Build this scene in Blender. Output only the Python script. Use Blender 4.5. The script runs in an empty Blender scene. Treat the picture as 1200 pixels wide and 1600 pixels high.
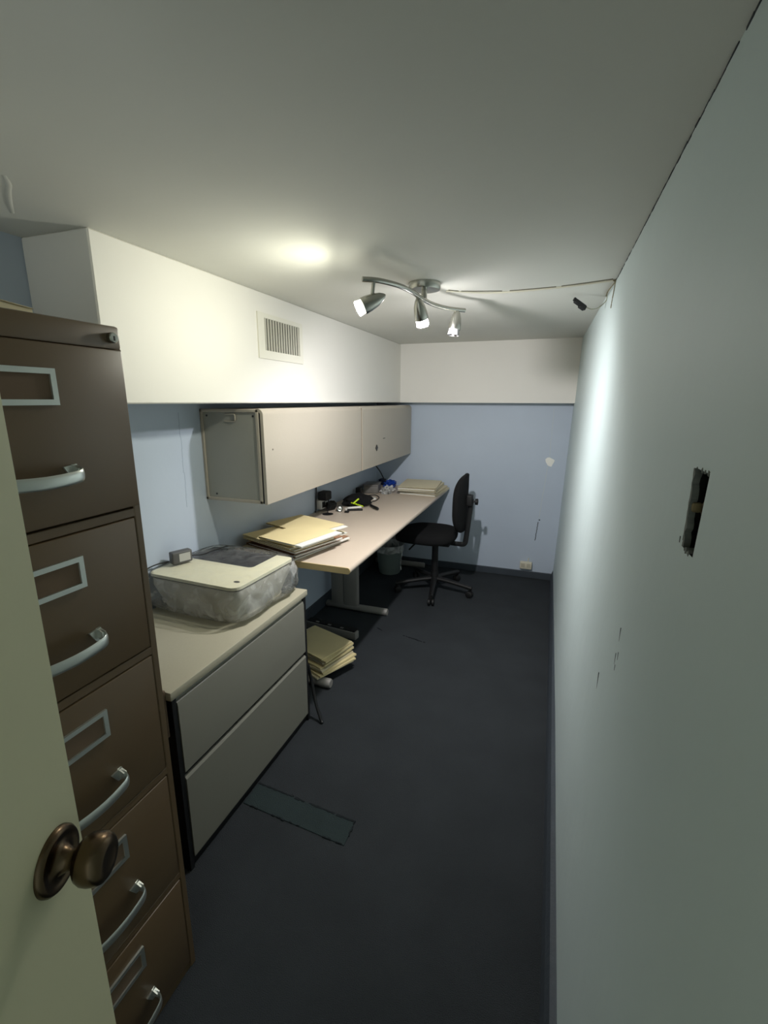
import bpy, bmesh, math, random
from mathutils import Vector, Matrix, noise

# ------------------------------------------------------------------ camera, world, exposure
SC = bpy.context.scene
COL = SC.collection
CAM_POS = Vector((1.429, 0.0, 1.45))
YAW, PITCH, ROLL = math.radians(19.616), math.radians(13.517), math.radians(0.241)
fw = Vector((-math.sin(YAW) * math.cos(PITCH), math.cos(YAW) * math.cos(PITCH), -math.sin(PITCH)))
rt0 = Vector((math.cos(YAW), math.sin(YAW), 0))
up0 = rt0.cross(fw)
rt = math.cos(ROLL) * rt0 + math.sin(ROLL) * up0
up = -math.sin(ROLL) * rt0 + math.cos(ROLL) * up0
cd = bpy.data.cameras.new('camera')
cam = bpy.data.objects.new('camera', cd)
COL.objects.link(cam)
cam.matrix_world = Matrix(((rt.x, up.x, -fw.x, CAM_POS.x), (rt.y, up.y, -fw.y, CAM_POS.y), (rt.z, up.z, -fw.z, CAM_POS.z), (0, 0, 0, 1)))
cd.sensor_fit = 'HORIZONTAL'
cd.sensor_width = 36
cd.lens = 722.3 / 1200 * 36
cd.clip_start = 0.01
SC.camera = cam

w = bpy.data.worlds.new('world')
SC.world = w
w.use_nodes = True
w.node_tree.nodes['Background'].inputs[0].default_value = (0.93, 1.0, 0.95, 1)
w.node_tree.nodes['Background'].inputs[1].default_value = 0.95  # added ambient fill, entering at the open end behind the camera

SC.view_settings.view_transform = 'Standard'
SC.view_settings.look = 'None'
SC.view_settings.gamma = 1
SC.view_settings.use_curve_mapping = False
SC.view_settings.exposure = 0.35

P1, P2 = 455.0, 2550.0          # radiance of the two lit lamp lenses
C1 = (1.0, 0.98, 0.82)
C2 = (0.98, 0.955, 0.96)

# ------------------------------------------------------------------ room measures
H = 1.894
YW = 3.88
XL = -0.025
Y0 = -1.2
SX, S0, SZ, YB = 0.231, 1.017, 1.438, 3.75

# ------------------------------------------------------------------ materials
def lin(c):
    return tuple((x / 12.92 if x <= .04045 else ((x + .055) / 1.055) ** 2.4) for x in c)

def mat(name, col, rough=.6, metal=0, bump=0, scale=40, var=0, vscale=6, spec=.5, coat=0, detail=3, alpha=1, emit=None, estr=0, trans=0):
    m = bpy.data.materials.new(name)
    m.use_nodes = True
    nt = m.node_tree
    b = nt.nodes['Principled BSDF']
    c = lin(col) + (1,)
    b.inputs['Base Color'].default_value = c
    b.inputs['Roughness'].default_value = rough
    b.inputs['Metallic'].default_value = metal
    b.inputs['Specular IOR Level'].default_value = spec
    b.inputs['Coat Weight'].default_value = coat
    b.inputs['Alpha'].default_value = alpha
    b.inputs['Transmission Weight'].default_value = trans
    if emit:
        b.inputs['Emission Color'].default_value = emit + (1,)
        b.inputs['Emission Strength'].default_value = estr
    if var or bump:
        tc = nt.nodes.new('ShaderNodeTexCoord')
    if var:
        n = nt.nodes.new('ShaderNodeTexNoise')
        n.inputs['Scale'].default_value = vscale
        n.inputs['Detail'].default_value = 6
        nt.links.new(tc.outputs['Object'], n.inputs['Vector'])
        mx = nt.nodes.new('ShaderNodeMix')
        mx.data_type = 'RGBA'
        mx.inputs['A'].default_value = tuple(max(0, x * (1 - var)) for x in c[:3]) + (1,)
        mx.inputs['B'].default_value = tuple(min(1, x * (1 + var)) for x in c[:3]) + (1,)
        nt.links.new(n.outputs['Fac'], mx.inputs['Factor'])
        nt.links.new(mx.outputs['Result'], b.inputs['Base Color'])
    if bump:
        n2 = nt.nodes.new('ShaderNodeTexNoise')
        n2.inputs['Scale'].default_value = scale
        n2.inputs['Detail'].default_value = detail
        nt.links.new(tc.outputs['Object'], n2.inputs['Vector'])
        bp = nt.nodes.new('ShaderNodeBump')
        bp.inputs['Strength'].default_value = bump
        bp.inputs['Distance'].default_value = .01
        nt.links.new(n2.outputs['Fac'], bp.inputs['Height'])
        nt.links.new(bp.outputs['Normal'], b.inputs['Normal'])
    return m

M = {}
M['blue'] = mat('blue_paint', (.72, .768, .825), .55, bump=.12, scale=14, var=.06, vscale=3)
M['right'] = mat('pale_blue_paint', (.79, .848, .848), .55, bump=.22, scale=9, var=.05, vscale=2.5)
M['white'] = mat('white_paint', (.91, .90, .87), .6, bump=.08, scale=12, var=.03, vscale=3)
M['ceil'] = mat('ceiling_paint', (.84, .84, .81), .7, bump=.10, scale=14, var=.05, vscale=2.2)
M['carpet'] = mat('blue_grey_carpet', (.232, .247, .260), .95, bump=.8, scale=420, var=.22, vscale=5, spec=.1)
M['patch'] = mat('carpet_patch_fibre', (.220, .262, .266), .95, bump=.8, scale=420, var=.2, vscale=9, spec=.1)
M['seam'] = mat('frayed_seam', (.165, .18, .19), 1, var=.4, vscale=60, spec=0)
M['base'] = mat('dark_baseboard', (.23, .26, .29), .6, bump=.15, scale=60, var=.15, vscale=10)
M['door'] = mat('cream_door_paint', (.89, .87, .735), .45, bump=.06, scale=30, var=.04, vscale=4)
M['brown'] = mat('brown_enamel', (.380, .312, .226), .38, bump=0, scale=150, var=.05, vscale=5)
M['nickel'] = mat('brushed_nickel', (.66, .66, .63), .27, 1, bump=.04, scale=200)
M['chrome'] = mat('satin_chrome', (.80, .82, .80), .3, .85)
M['bronze'] = mat('antique_bronze', (.40, .335, .265), .26, 1, var=.35, vscale=25)
M['card'] = mat('tan_label_card', (.40, .33, .26), .8)
M['black'] = mat('black_metal', (.075, .08, .085), .5)
M['blackpl'] = mat('black_plastic', (.06, .062, .065), .6)
M['cloth'] = mat('black_upholstery', (.10, .10, .103), .95, bump=.6, scale=350, spec=.2)
M['grey'] = mat('warm_grey_enamel', (.49, .485, .445), .45, bump=.03, scale=200, var=.03, vscale=5)
M['lamtop'] = mat('speckled_laminate', (.70, .68, .60), .45, var=.05, vscale=160)
M['desk'] = mat('desk_laminate', (.77, .715, .65), .42, var=.05, vscale=180)
M['deskedge'] = mat('desk_edge_band', (.78, .70, .52), .5)
M['bin'] = mat('beige_bin_enamel', (.69, .66, .605), .42, bump=.03, scale=120, var=.02, vscale=4)
M['binside'] = mat('grey_bin_panel', (.62, .62, .585), .5, var=.06, vscale=7)
M['deskleg'] = mat('grey_desk_leg', (.56, .55, .53), .45)
M['manila'] = mat('manila_card', (.87, .81, .62), .8, var=.05, vscale=12)
M['manila_pale'] = mat('pale_manila_card', (.83, .79, .67), .8, var=.05, vscale=12)
M['kraft'] = mat('brown_kraft_card', (.56, .42, .32), .85, var=.08, vscale=12)
M['paper'] = mat('white_paper', (.88, .88, .85), .85, var=.02, vscale=30)
M['lid'] = mat('cream_printer_plastic', (.90, .89, .79), .35)
M['pbody'] = mat('grey_printer_plastic', (.72, .71, .66), .4)
M['pdark'] = mat('dark_printer_panel', (.20, .21, .23), .25)
M['bluepl'] = mat('blue_plastic', (.08, .25, .62), .35)
M['neon'] = mat('neon_yellow_plastic', (.75, .86, .16), .4)
M['cream'] = mat('cream_plastic', (.84, .82, .74), .45)
M['dust'] = mat('translucent_grey_plastic', (.44, .43, .41), .4)
M['dark'] = mat('dark_cavity', (.09, .085, .08), .95, bump=.8, scale=60, var=.6, vscale=40)
M['plaster'] = mat('bare_plaster', (.95, .95, .92), .9, bump=.3, scale=50)
M['crack'] = mat('dark_crack', (.22, .24, .26), 1)  # dark grey of the cracks and wall scuffs
M['binpl'] = mat('grey_bin_plastic', (.50, .55, .53), .5)
M['lens1'] = mat('warm_lamp_lens', (1, 1, 1), .5, emit=C1, estr=P1)
M['lens2'] = mat('white_lamp_lens', (1, 1, 1), .5, emit=C2, estr=P2)
M['screw'] = mat('dark_screw', (.3, .3, .3), .4, .8)
M['collar1'] = mat('warm_glowing_collar', (1, 1, 1), .5, emit=C1, estr=P1 * .015)
M['collar2'] = mat('white_glowing_collar', (1, 1, 1), .5, emit=C2, estr=P2 * .012)
M['glass'] = mat('clear_bulb_glass', (.55, .55, .55), .12, spec=.6, metal=.3)
# thin clear plastic film
def film(name, a, bump=.8, blend=.25):
    m = bpy.data.materials.new(name)
    m.use_nodes = True
    nt = m.node_tree
    nt.nodes.remove(nt.nodes['Principled BSDF'])
    out = nt.nodes['Material Output']
    tc = nt.nodes.new('ShaderNodeTexCoord')
    n = nt.nodes.new('ShaderNodeTexNoise')
    n.inputs['Scale'].default_value = 11
    n.inputs['Detail'].default_value = 4
    n.inputs['Distortion'].default_value = 1.6
    nt.links.new(tc.outputs['Object'], n.inputs['Vector'])
    r = nt.nodes.new('ShaderNodeMapRange')
    r.inputs['From Min'].default_value = .4
    r.inputs['From Max'].default_value = .75
    r.inputs['To Min'].default_value = a * .45
    r.inputs['To Max'].default_value = min(1, a * 1.7)
    nt.links.new(n.outputs['Fac'], r.inputs['Value'])
    bp = nt.nodes.new('ShaderNodeBump')
    bp.inputs['Strength'].default_value = bump
    bp.inputs['Distance'].default_value = .02
    nt.links.new(n.outputs['Fac'], bp.inputs['Height'])
    tr = nt.nodes.new('ShaderNodeBsdfTransparent')
    tr.inputs['Color'].default_value = (.97, .97, .96, 1)
    df = nt.nodes.new('ShaderNodeBsdfDiffuse')
    df.inputs['Color'].default_value = (.9, .9, .87, 1)
    gl = nt.nodes.new('ShaderNodeBsdfGlossy')
    gl.inputs['Roughness'].default_value = .12
    nt.links.new(bp.outputs['Normal'], gl.inputs['Normal'])
    m1 = nt.nodes.new('ShaderNodeMixShader')
    nt.links.new(r.outputs['Result'], m1.inputs['Fac'])
    nt.links.new(tr.outputs['BSDF'], m1.inputs[1])
    nt.links.new(df.outputs['BSDF'], m1.inputs[2])
    lw = nt.nodes.new('ShaderNodeLayerWeight')
    lw.inputs['Blend'].default_value = blend
    nt.links.new(bp.outputs['Normal'], lw.inputs['Normal'])
    m2 = nt.nodes.new('ShaderNodeMixShader')
    nt.links.new(lw.outputs['Fresnel'], m2.inputs['Fac'])
    nt.links.new(m1.outputs['Shader'], m2.inputs[1])
    nt.links.new(gl.outputs['BSDF'], m2.inputs[2])
    nt.links.new(m2.outputs['Shader'], out.inputs['Surface'])
    return m
M['film'] = film('clear_plastic_film', .07, .22, .08)
M['milky'] = film('milky_plastic_film', .6)
M['bagside'] = film('crumpled_plastic_film', .30, .9, .2)

# ------------------------------------------------------------------ helpers
ORG = {}          # world origin of each object (no rotations used, geometry is written in world coordinates)

def setp(o, label=None, cat=None, group=None, kind=None):
    if label: o['label'] = label
    if cat: o['category'] = cat
    if group: o['group'] = group
    if kind: o['kind'] = kind
    return o

def root(name, loc, label=None, cat=None, group=None, kind=None):
    o = bpy.data.objects.new(name, None)
    o.empty_display_size = .05
    COL.objects.link(o)
    o.location = loc
    ORG[o.name] = Vector(loc)
    return setp(o, label, cat, group, kind)

def obj(name, bm, m, parent=None, loc=None, smooth=None, mats=None):
    """link bm (in world coordinates) as one mesh object"""
    if loc is None:
        loc = ORG[parent.name] if parent else Vector((0, 0, 0))
    loc = Vector(loc)
    bmesh.ops.translate(bm, verts=bm.verts, vec=-loc)
    bmesh.ops.recalc_face_normals(bm, faces=bm.faces)
    me = bpy.data.meshes.new(name)
    bm.to_mesh(me)
    bm.free()
    for mm in (mats or [m]):
        me.materials.append(mm)
    o = bpy.data.objects.new(name, me)
    COL.objects.link(o)
    ORG[o.name] = loc
    if smooth is not None:
        me.shade_smooth()
        try:
            me.set_sharp_from_angle(angle=math.radians(smooth))
        except Exception:
            pass
    if parent:
        o.parent = parent
        o.location = loc - ORG[parent.name]
    else:
        o.location = loc
    return o

def B():
    return bmesh.new()

def box(bm, x0, x1, y0, y1, z0, z1, bev=0, seg=2, mtx=None, mi=0):
    r = bmesh.ops.create_cube(bm, size=1)
    vs = r['verts']
    bmesh.ops.scale(bm, verts=vs, vec=(x1 - x0, y1 - y0, z1 - z0))
    bmesh.ops.translate(bm, verts=vs, vec=((x0 + x1) / 2, (y0 + y1) / 2, (z0 + z1) / 2))
    fs = list({f for v in vs for f in v.link_faces})
    if bev:
        es = list({e for v in vs for e in v.link_edges})
        rr = bmesh.ops.bevel(bm, geom=es, offset=bev, segments=seg, affect='EDGES', profile=.5)
        vs = list({v for f in rr['faces'] for v in f.verts} | {v for v in vs if v.is_valid})
        fs = list({f for v in vs for f in v.link_faces})
    for f in fs:
        f.material_index = mi
    if mtx:
        bmesh.ops.transform(bm, matrix=mtx, verts=vs)
    return vs

def frame_for(d):
    d = Vector(d).normalized()
    a = Vector((0, 0, 1)) if abs(d.z) < .9 else Vector((1, 0, 0))
    u = d.cross(a).normalized()
    return u, d.cross(u).normalized(), d

def lathe(bm, prof, o, d, n=24, cap=True, mi=0):
    """prof: list of (distance along d, radius)"""
    o = Vector(o)
    u, v, d = frame_for(d)
    rings = []
    for t, r in prof:
        if r < 1e-6:
            rings.append([bm.verts.new(o + d * t)])
        else:
            rings.append([bm.verts.new(o + d * t + r * (math.cos(2 * math.pi * k / n) * u + math.sin(2 * math.pi * k / n) * v)) for k in range(n)])
    for a, b in zip(rings, rings[1:]):
        for k in range(n):
            k2 = (k + 1) % n
            if len(a) == 1 and len(b) == 1: continue
            if len(a) == 1: f = bm.faces.new((a[0], b[k], b[k2]))
            elif len(b) == 1: f = bm.faces.new((a[k], b[0], a[k2]))
            else: f = bm.faces.new((a[k], b[k], b[k2], a[k2]))
            f.material_index = mi
    if cap:
        for r in (rings[0], rings[-1]):
            if len(r) > 2:
                bm.faces.new(r).material_index = mi

def smooth_path(pts, n=6):
    pts = [Vector(p) for p in pts]
    if len(pts) < 3: return pts
    P = [2 * pts[0] - pts[1]] + pts + [2 * pts[-1] - pts[-2]]
    out = []
    for i in range(1, len(P) - 2):
        a, b, c, d = P[i - 1:i + 3]
        for k in range(n):
            t = k / n
            out.append(.5 * ((2 * b) + (c - a) * t + (2 * a - 5 * b + 4 * c - d) * t * t + (3 * b - a - 3 * c + d) * t ** 3))
    out.append(pts[-1])
    return out

def tube(bm, pts, r, n=10, cap=True, rw=None, upv=(0, 0, 1), radii=None):
    """sweep a round (or, with rw, an elliptical/flat) section along pts"""
    pts = [Vector(p) for p in pts]
    rings = []
    for i, p in enumerate(pts):
        t = (pts[min(i + 1, len(pts) - 1)] - pts[max(i - 1, 0)]).normalized()
        a = Vector(upv)
        if abs(t.dot(a)) > .97: a = Vector((1, 0, 0)) if abs(t.x) < .9 else Vector((0, 1, 0))
        u = t.cross(a).normalized()
        v = u.cross(t).normalized()
        rr = radii[i] if radii else r
        rv = rr if rw is None else rw
        rings.append([bm.verts.new(p + rr * math.cos(2 * math.pi * k / n) * u + rv * math.sin(2 * math.pi * k / n) * v) for k in range(n)])
    for a, b in zip(rings, rings[1:]):
        for k in range(n):
            bm.faces.new((a[k], b[k], b[(k + 1) % n], a[(k + 1) % n]))
    if cap:
        bm.faces.new(rings[0]); bm.faces.new(rings[-1])

def prism(bm, poly, axis, a, b, mi=0):
    """extrude a 2D polygon along axis from a to b; poly coordinates are the other two axes in xyz order"""
    def P(p, t):
        return {'x': (t, p[0], p[1]), 'y': (p[0], t, p[1]), 'z': (p[0], p[1], t)}[axis]
    r0 = [bm.verts.new(P(p, a)) for p in poly]
    r1 = [bm.verts.new(P(p, b)) for p in poly]
    n = len(poly)
    fs = [bm.faces.new(r0), bm.faces.new(r1)]
    for k in range(n):
        fs.append(bm.faces.new((r0[k], r0[(k + 1) % n], r1[(k + 1) % n], r1[k])))
    for f in fs: f.material_index = mi
    return r0 + r1

def rot_at(cx, cy, cz, deg, ax='Z'):
    return Matrix.Translation((cx, cy, cz)) @ Matrix.Rotation(math.radians(deg), 4, ax) @ Matrix.Translation((-cx, -cy, -cz))

def rrect(x0, x1, y0, y1, r, n=5):
    out = []
    for cx, cy, a0 in ((x1 - r, y1 - r, 0), (x0 + r, y1 - r, 90), (x0 + r, y0 + r, 180), (x1 - r, y0 + r, 270)):
        for k in range(n + 1):
            a = math.radians(a0 + 90 * k / n)
            out.append((cx + r * math.cos(a), cy + r * math.sin(a)))
    return out

def ramp(y, pts):
    for (ya, va), (yb, vb) in zip(pts, pts[1:]):
        if y <= yb: return va + (vb - va) * max(0, (y - ya)) / (yb - ya)
    return pts[-1][1]

def xw(y, z):
    """inner face of the right wall, which leans outward"""
    b = ramp(y, ((Y0, 1.550), (2.0, 1.547), (YW, 1.536)))
    t = ramp(y, ((Y0, 1.614), (2.0, 1.612), (YW, 1.584)))
    return b + (t - b) * z / H

# ------------------------------------------------------------------ room shell
bm = B(); box(bm, XL - .1, 1.75, Y0, YW + .1, -.08, 0)
floor = obj('floor', bm, M['carpet']); floor['kind'] = 'structure'
bm = B(); box(bm, XL - .1, 1.75, Y0, YW + .1, H, H + .08)
ceiling = obj('ceiling', bm, M['ceil']); ceiling['kind'] = 'structure'
bm = B(); box(bm, XL - .1, XL, Y0, YW + .1, 0, H)
wl = obj('wall_left', bm, M['blue']); wl['kind'] = 'structure'
bm = B(); box(bm, XL, 1.70, YW, YW + .1, 0, H)
wb = obj('wall_back', bm, M['blue']); wb['kind'] = 'structure'

# right wall with the hole of a removed switch
HY0, HY1, HZ0, HZ1 = .588, .636, 1.278, 1.374
bm = B()
ys = [Y0, 0, HY0, HY1, 1.2, 2.0, 2.9, YW]
zs = [0, .6, HZ0, HZ1, H]
g = [[bm.verts.new((xw(y, z), y, z)) for z in zs] for y in ys]
for i in range(len(ys) - 1):
    for j in range(len(zs) - 1):
        if ys[i] == HY0 and zs[j] == HZ0: continue
        bm.faces.new((g[i][j], g[i + 1][j], g[i + 1][j + 1], g[i][j + 1]))
o0 = [bm.verts.new((1.72, y, z)) for y, z in ((Y0, 0), (YW, 0), (YW, H), (Y0, H))]
bm.faces.new(o0)
wr = obj('wall_right', bm, M['right']); wr['kind'] = 'structure'
bm = B()
vi = [bm.verts.new((xw(y, z) + .0, y, z)) for y, z in ((HY0, HZ0), (HY1, HZ0), (HY1, HZ1), (HY0, HZ1))]
vo = [bm.verts.new((xw(y, z) + .05, y, z)) for y, z in ((HY0, HZ0), (HY1, HZ0), (HY1, HZ1), (HY0, HZ1))]
for k in range(4):
    bm.faces.new((vi[k], vi[(k + 1) % 4], vo[(k + 1) % 4], vo[k]))
bm.faces.new(vo)
so = obj('switch_recess', bm, M['dark'], wr)
so['label'] = 'dark empty hole left by a removed switch in the pale right wall'
random.seed(5)
bm = B()          # broken plaster along the rim of the hole
def rim(y, z, dy, dz, n):
    for k in range(n):
        t = (k + random.random()) / n
        yy, zz = y + dy * t, z + dz * t
        s = random.uniform(.0012, .0032)
        box(bm, xw(yy, zz) - .0006, xw(yy, zz) + random.uniform(.002, .009), yy - s, yy + s, zz - s * 1.2, zz + s * 1.2, mtx=rot_at(xw(yy, zz), yy, zz, random.uniform(-40, 40), 'X'))
ins, outs = [], []
for k in range(17):
    z = HZ0 + (HZ1 - HZ0) * k / 16
    ins.append((HY1 - random.uniform(.001, .0075), z)); outs.append((HY1 + random.uniform(.0, .0025), z))
xr_ = xw(HY1, 1.32)
for k in range(16):
    prism(bm, [ins[k], ins[k + 1], outs[k + 1], outs[k]], 'x', xr_ - .0012, xr_ + .006)
rim(HY0 + .012, HZ0, HY1 - HY0 - .02, 0, 3); rim(HY0, HZ1, HY1 - HY0, 0, 4)
o = obj('broken_rim', bm, mat('crumbled_plaster', (.42, .44, .42), .95, var=.5, vscale=60), wr)
bm = B()
box(bm, xw(.6, 1.33) + .026, xw(.6, 1.33) + .046, HY0 + .002, HY0 + .016, HZ0, HZ1, .002, 1)
obj('stud_edge', bm, mat('dark_stud', (.30, .31, .29), .8, var=.3, vscale=60), wr)
bm = B()
box(bm, xw(.63, 1.32) + .001, xw(.63, 1.32) + .012, HY1 - .009, HY1 - .001, 1.322, 1.334, .003, 2)
obj('plaster_lump', bm, mat('tan_plaster', (.50, .45, .33), .9, var=.3, vscale=80), wr)
bm = B(); tube(bm, smooth_path([(xw(.62, 1.3) + .045, .62, 1.295), (xw(.62, 1.32) + .012, .628, 1.325), (xw(.6, 1.35) + .03, .612, 1.362)]), .003, 6)
obj('loose_wire', bm, M['card'], wr)
bm = B()          # scuffs on the right wall
for y, z, h in ((.905, .968, .012), (.885, .985, .008), (.895, .955, .006), (.648, 1.283, .004), (1.05, .82, .03), (.9, 1.02, .016)):
    box(bm, xw(y, z) - .0004, xw(y, z) + .002, y - .0012, y + .0012, z - h, z + h)
obj('scuff', bm, M['crack'], wr)

bm = B()          # cracked joint between the right wall and the ceiling
for k in range(60):
    y = .62 + k * .0245
    if random.random() < .12: continue
    wdt = random.uniform(.0006, .0018)
    x = xw(y, H)
    prism(bm, [(x - wdt, y), (x + .004, y), (x + .004, y + .0250), (x - wdt * random.uniform(.5, 1.2), y + .0250)], 'z', H - random.uniform(.0015, .004), H + .001)
obj('joint_crack', bm, M['crack'], wr)
# soffits
bm = B(); box(bm, XL, SX, S0, YW, SZ, H, .004, 1)
t1 = obj('trim_1', bm, M['white']); setp(t1, kind='structure', label='white boxed soffit along the top of the left wall')
bm = B(); box(bm, SX - .002, xw(YB, 1.7) + .05, YB, YW, SZ, H, 0)
t2 = obj('trim_2', bm, M['white']); setp(t2, kind='structure', label='white boxed soffit across the top of the end wall')

# baseboards
bm = B(); box(bm, XL, XL + .014, 1.7, YW, 0, .085, .003, 1)
setp(obj('baseboard_left', bm, M['base']), kind='structure')
bm = B(); box(bm, XL, 1.53, YW - .014, YW, 0, .058, .003, 1)
setp(obj('baseboard_back', bm, M['base']), kind='structure')
bm = B()
ys = [Y0, .5, 2, 3, YW]
prof = []
for y in ys:
    x0 = ramp(y, ((Y0, 1.520), (YW, 1.5185)))
    prof.append([bm.verts.new(p) for p in ((x0, y, 0), (x0 + .006, y, .05), (x0 + .016, y, .078), (xw(y, .085) - .003, y, .085), (xw(y, .085) + .01, y, .085), (xw(y, 0) + .02, y, 0))])
for a, b in zip(prof, prof[1:]):
    for k in range(6): bm.faces.new((a[k], b[k], b[(k + 1) % 6], a[(k + 1) % 6]))
bm.faces.new(prof[0]); bm.faces.new(prof[-1])
setp(obj('baseboard_right', bm, M['base']), kind='structure')

# carpet patch and worn seams (parts of the floor)
def zig(bm, a, b, wd, n, z0=.0, z1=.0035, jit=.006, gap=0):
    a, b = Vector(a), Vector(b)
    d = (b - a); t = d.normalized(); nn = Vector((-t.y, t.x))
    for k in range(n):
        if random.random() < gap: continue
        p = a + d * (k / n); q = a + d * ((k + 1.15) / n)
        j0, j1 = random.uniform(-jit, jit), random.uniform(-jit, jit)
        w0 = wd * random.uniform(.5, 1.4)
        pts = [p + nn * (j0 - w0 / 2), q + nn * (j1 - w0 / 2), q + nn * (j1 + w0 / 2), p + nn * (j0 + w0 / 2)]
        prism(bm, [(v.x, v.y) for v in pts], 'z', z0, z1)
PQ = [(.470, 1.252), (.889, 1.222), (.890, 1.128), (.470, 1.156)]
bm = B(); prism(bm, PQ, 'z', .0, .003)
o = obj('carpet_patch', bm, M['patch'], floor); o['label'] = 'rectangular patch let into the carpet'
bm = B()
zig(bm, PQ[0], PQ[1], .006, 40, z1=.0045, jit=.002, gap=.08); zig(bm, PQ[1], PQ[2], .006, 10, z1=.0045, jit=.002, gap=.3); zig(bm, PQ[3], PQ[2], .004, 40, z1=.0045, jit=.002, gap=.5)
obj('frayed_seam', bm, M['seam'], floor)
bm = B()
zig(bm, (.650, 2.562), (.800, 2.52), .007, 16, z1=.003, jit=.003, gap=.15); zig(bm, (.46, 2.60), (.50, 2.575), .006, 5, z1=.003, jit=.002)
obj('carpet_tear', bm, M['seam'], floor)

bm = B()
tube(bm, smooth_path([(.335, .752, H + .001), (.30, .783, H), (.262, .806, H), (.20, .848, H), (.14, .892, H + .001)], 5), .006, 8, rw=.0016)
obj('filler_ridge', bm, M['ceil'], ceiling, smooth=80)

# plaster patch and cracks in the end wall
bm = B()
pp = [(1.438 + .031 * math.cos(a) * (1 + .25 * math.sin(3 * a)), .985 + .038 * math.sin(a) * (1 + .2 * math.cos(2 * a + 1))) for a in [k * math.tau / 14 for k in range(14)]]
prism(bm, pp, 'y', YW - .004, YW + .002)
o = obj('plaster_patch', bm, M['plaster'], wb); o['label'] = 'white plaster filler patch'
random.seed(9)
bm = B()
def crack(p, q, wd, n, bmx):
    for k in range(n):
        a = (p[0] + (q[0] - p[0]) * k / n + random.uniform(-.002, .002), p[1] + (q[1] - p[1]) * k / n)
        b = (p[0] + (q[0] - p[0]) * (k + 1) / n + random.uniform(-.002, .002), p[1] + (q[1] - p[1]) * (k + 1) / n)
        prism(bmx, [(a[0] - wd, a[1]), (a[0] + wd, a[1]), (b[0] + wd, b[1]), (b[0] - wd, b[1])], 'y', YW - .0012, YW + .001)
crack((1.389, .49), (1.376, .33), .0028, 8, bm)
box(bm, 1.392, 1.402, YW - .004, YW, .503, .512)
obj('crack', bm, M['crack'], wb)
bm = B()
crack((1.436, 1.40), (1.432, 1.02), .0015, 10, bm); crack((1.425, .95), (1.393, .52), .0022, 12, bm)
obj('hairline_crack', bm, mat('filled_crack', (.76, .79, .80), .9), wb)
# hairline on the left wall
bm = B()
for k in range(8):
    box(bm, XL - .001, XL + .0006, 1.545 + .002 * (k % 3), 1.5475 + .002 * (k % 3), 1.0 + .05 * k, 1.051 + .05 * k)
obj('hairline_crack', bm, mat('left_crack', (.645, .70, .765), .9), wl)

# ------------------------------------------------------------------ door with knob
NX, NY = .925, .380
nl = math.hypot(NX, NY); NX /= nl; NY /= nl
DN = Vector((NX, NY, 0)); DT = Vector((-NY, NX, 0))
KC = Vector((1.024, .222, 1.03))             # rosette centre on the door face
def onface(t, z, n=0): return KC + DT * t + DN * n + Vector((0, 0, z - KC.z))
TE = .0405
door = root('door_1', onface(TE - .72, 0), kind='structure', label='cream painted door standing open at the left with a bronze knob')
bm = B()
pts = [onface(TE, 0), onface(TE - .72, 0), onface(TE - .72, 0, -.038), onface(TE, 0, -.038)]
prism(bm, [(p.x, p.y) for p in pts], 'z', .008, 1.86)
es = [e for e in bm.edges if abs(e.verts[0].co.z - e.verts[1].co.z) > 1]
bmesh.ops.bevel(bm, geom=es, offset=.0025, segments=2, affect='EDGES')
obj('door_leaf', bm, M['door'], door, smooth=30)
bm = B()
lathe(bm, [(t * .76, r * .90) for t, r in ((.020, .0085), (.026, .011), (.030, .0175), (.034, .0215), (.040, .0242), (.047, .0250), (.055, .0245), (.061, .0225), (.0645, .019), (.066, .015), (.0655, .011), (.064, 0))], KC, DN, 40, cap=False)
knob = obj('door_knob', bm, M['bronze'], door, smooth=60); knob['label'] = 'aged bronze door knob'
bm = B()
lathe(bm, [(-.001, .0295), (.003, .0292), (.0060, .0270), (.0068, .0245), (.0055, .0215), (.0048, .018), (.006, .0145), (.009, .0118), (.015, .0092), (.019, .0096)], KC, DN, 40, cap=False)
obj('rosette', bm, M['bronze'], knob, smooth=60)

# ------------------------------------------------------------------ brown file cabinet
FX, FY0, FY1, FZ = .654, .302, .698, 1.582
fc = root('file_cabinet', (.33, .5, 0), 'tall brown metal file cabinet with five drawers beside the open door', 'cabinet')
bm = B()
box(bm, .0, FX - .02, FY0, FY1, .02, FZ - .04, .003, 1)
box(bm, .0, FX, FY0, FY1, FZ - .042, FZ, .005, 2)           # top cap
box(bm, FX - .03, FX, FY1 - .016, FY1, .0, FZ - .04, .002, 1)
box(bm, FX - .03, FX, FY0, FY0 + .016, .0, FZ - .04, .002, 1)
for z in (1.222, .914, .604, .298):
    box(bm, FX - .03, FX - .001, FY0 + .014, FY1 - .014, z, z + .017, .001, 1)
box(bm, .02, FX - .004, FY0 + .005, FY1 - .005, 0, .024)
obj('body', bm, M['brown'], fc, smooth=30)
DZ = [(1.243, 1.5395), (.934, 1.220), (.624, .912), (.317, .602), (.026, .296)]
HZ = [1.326, 1.017, .704, .410, .090]
LZ = [1.470, 1.150, .836, .535, .224]
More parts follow.
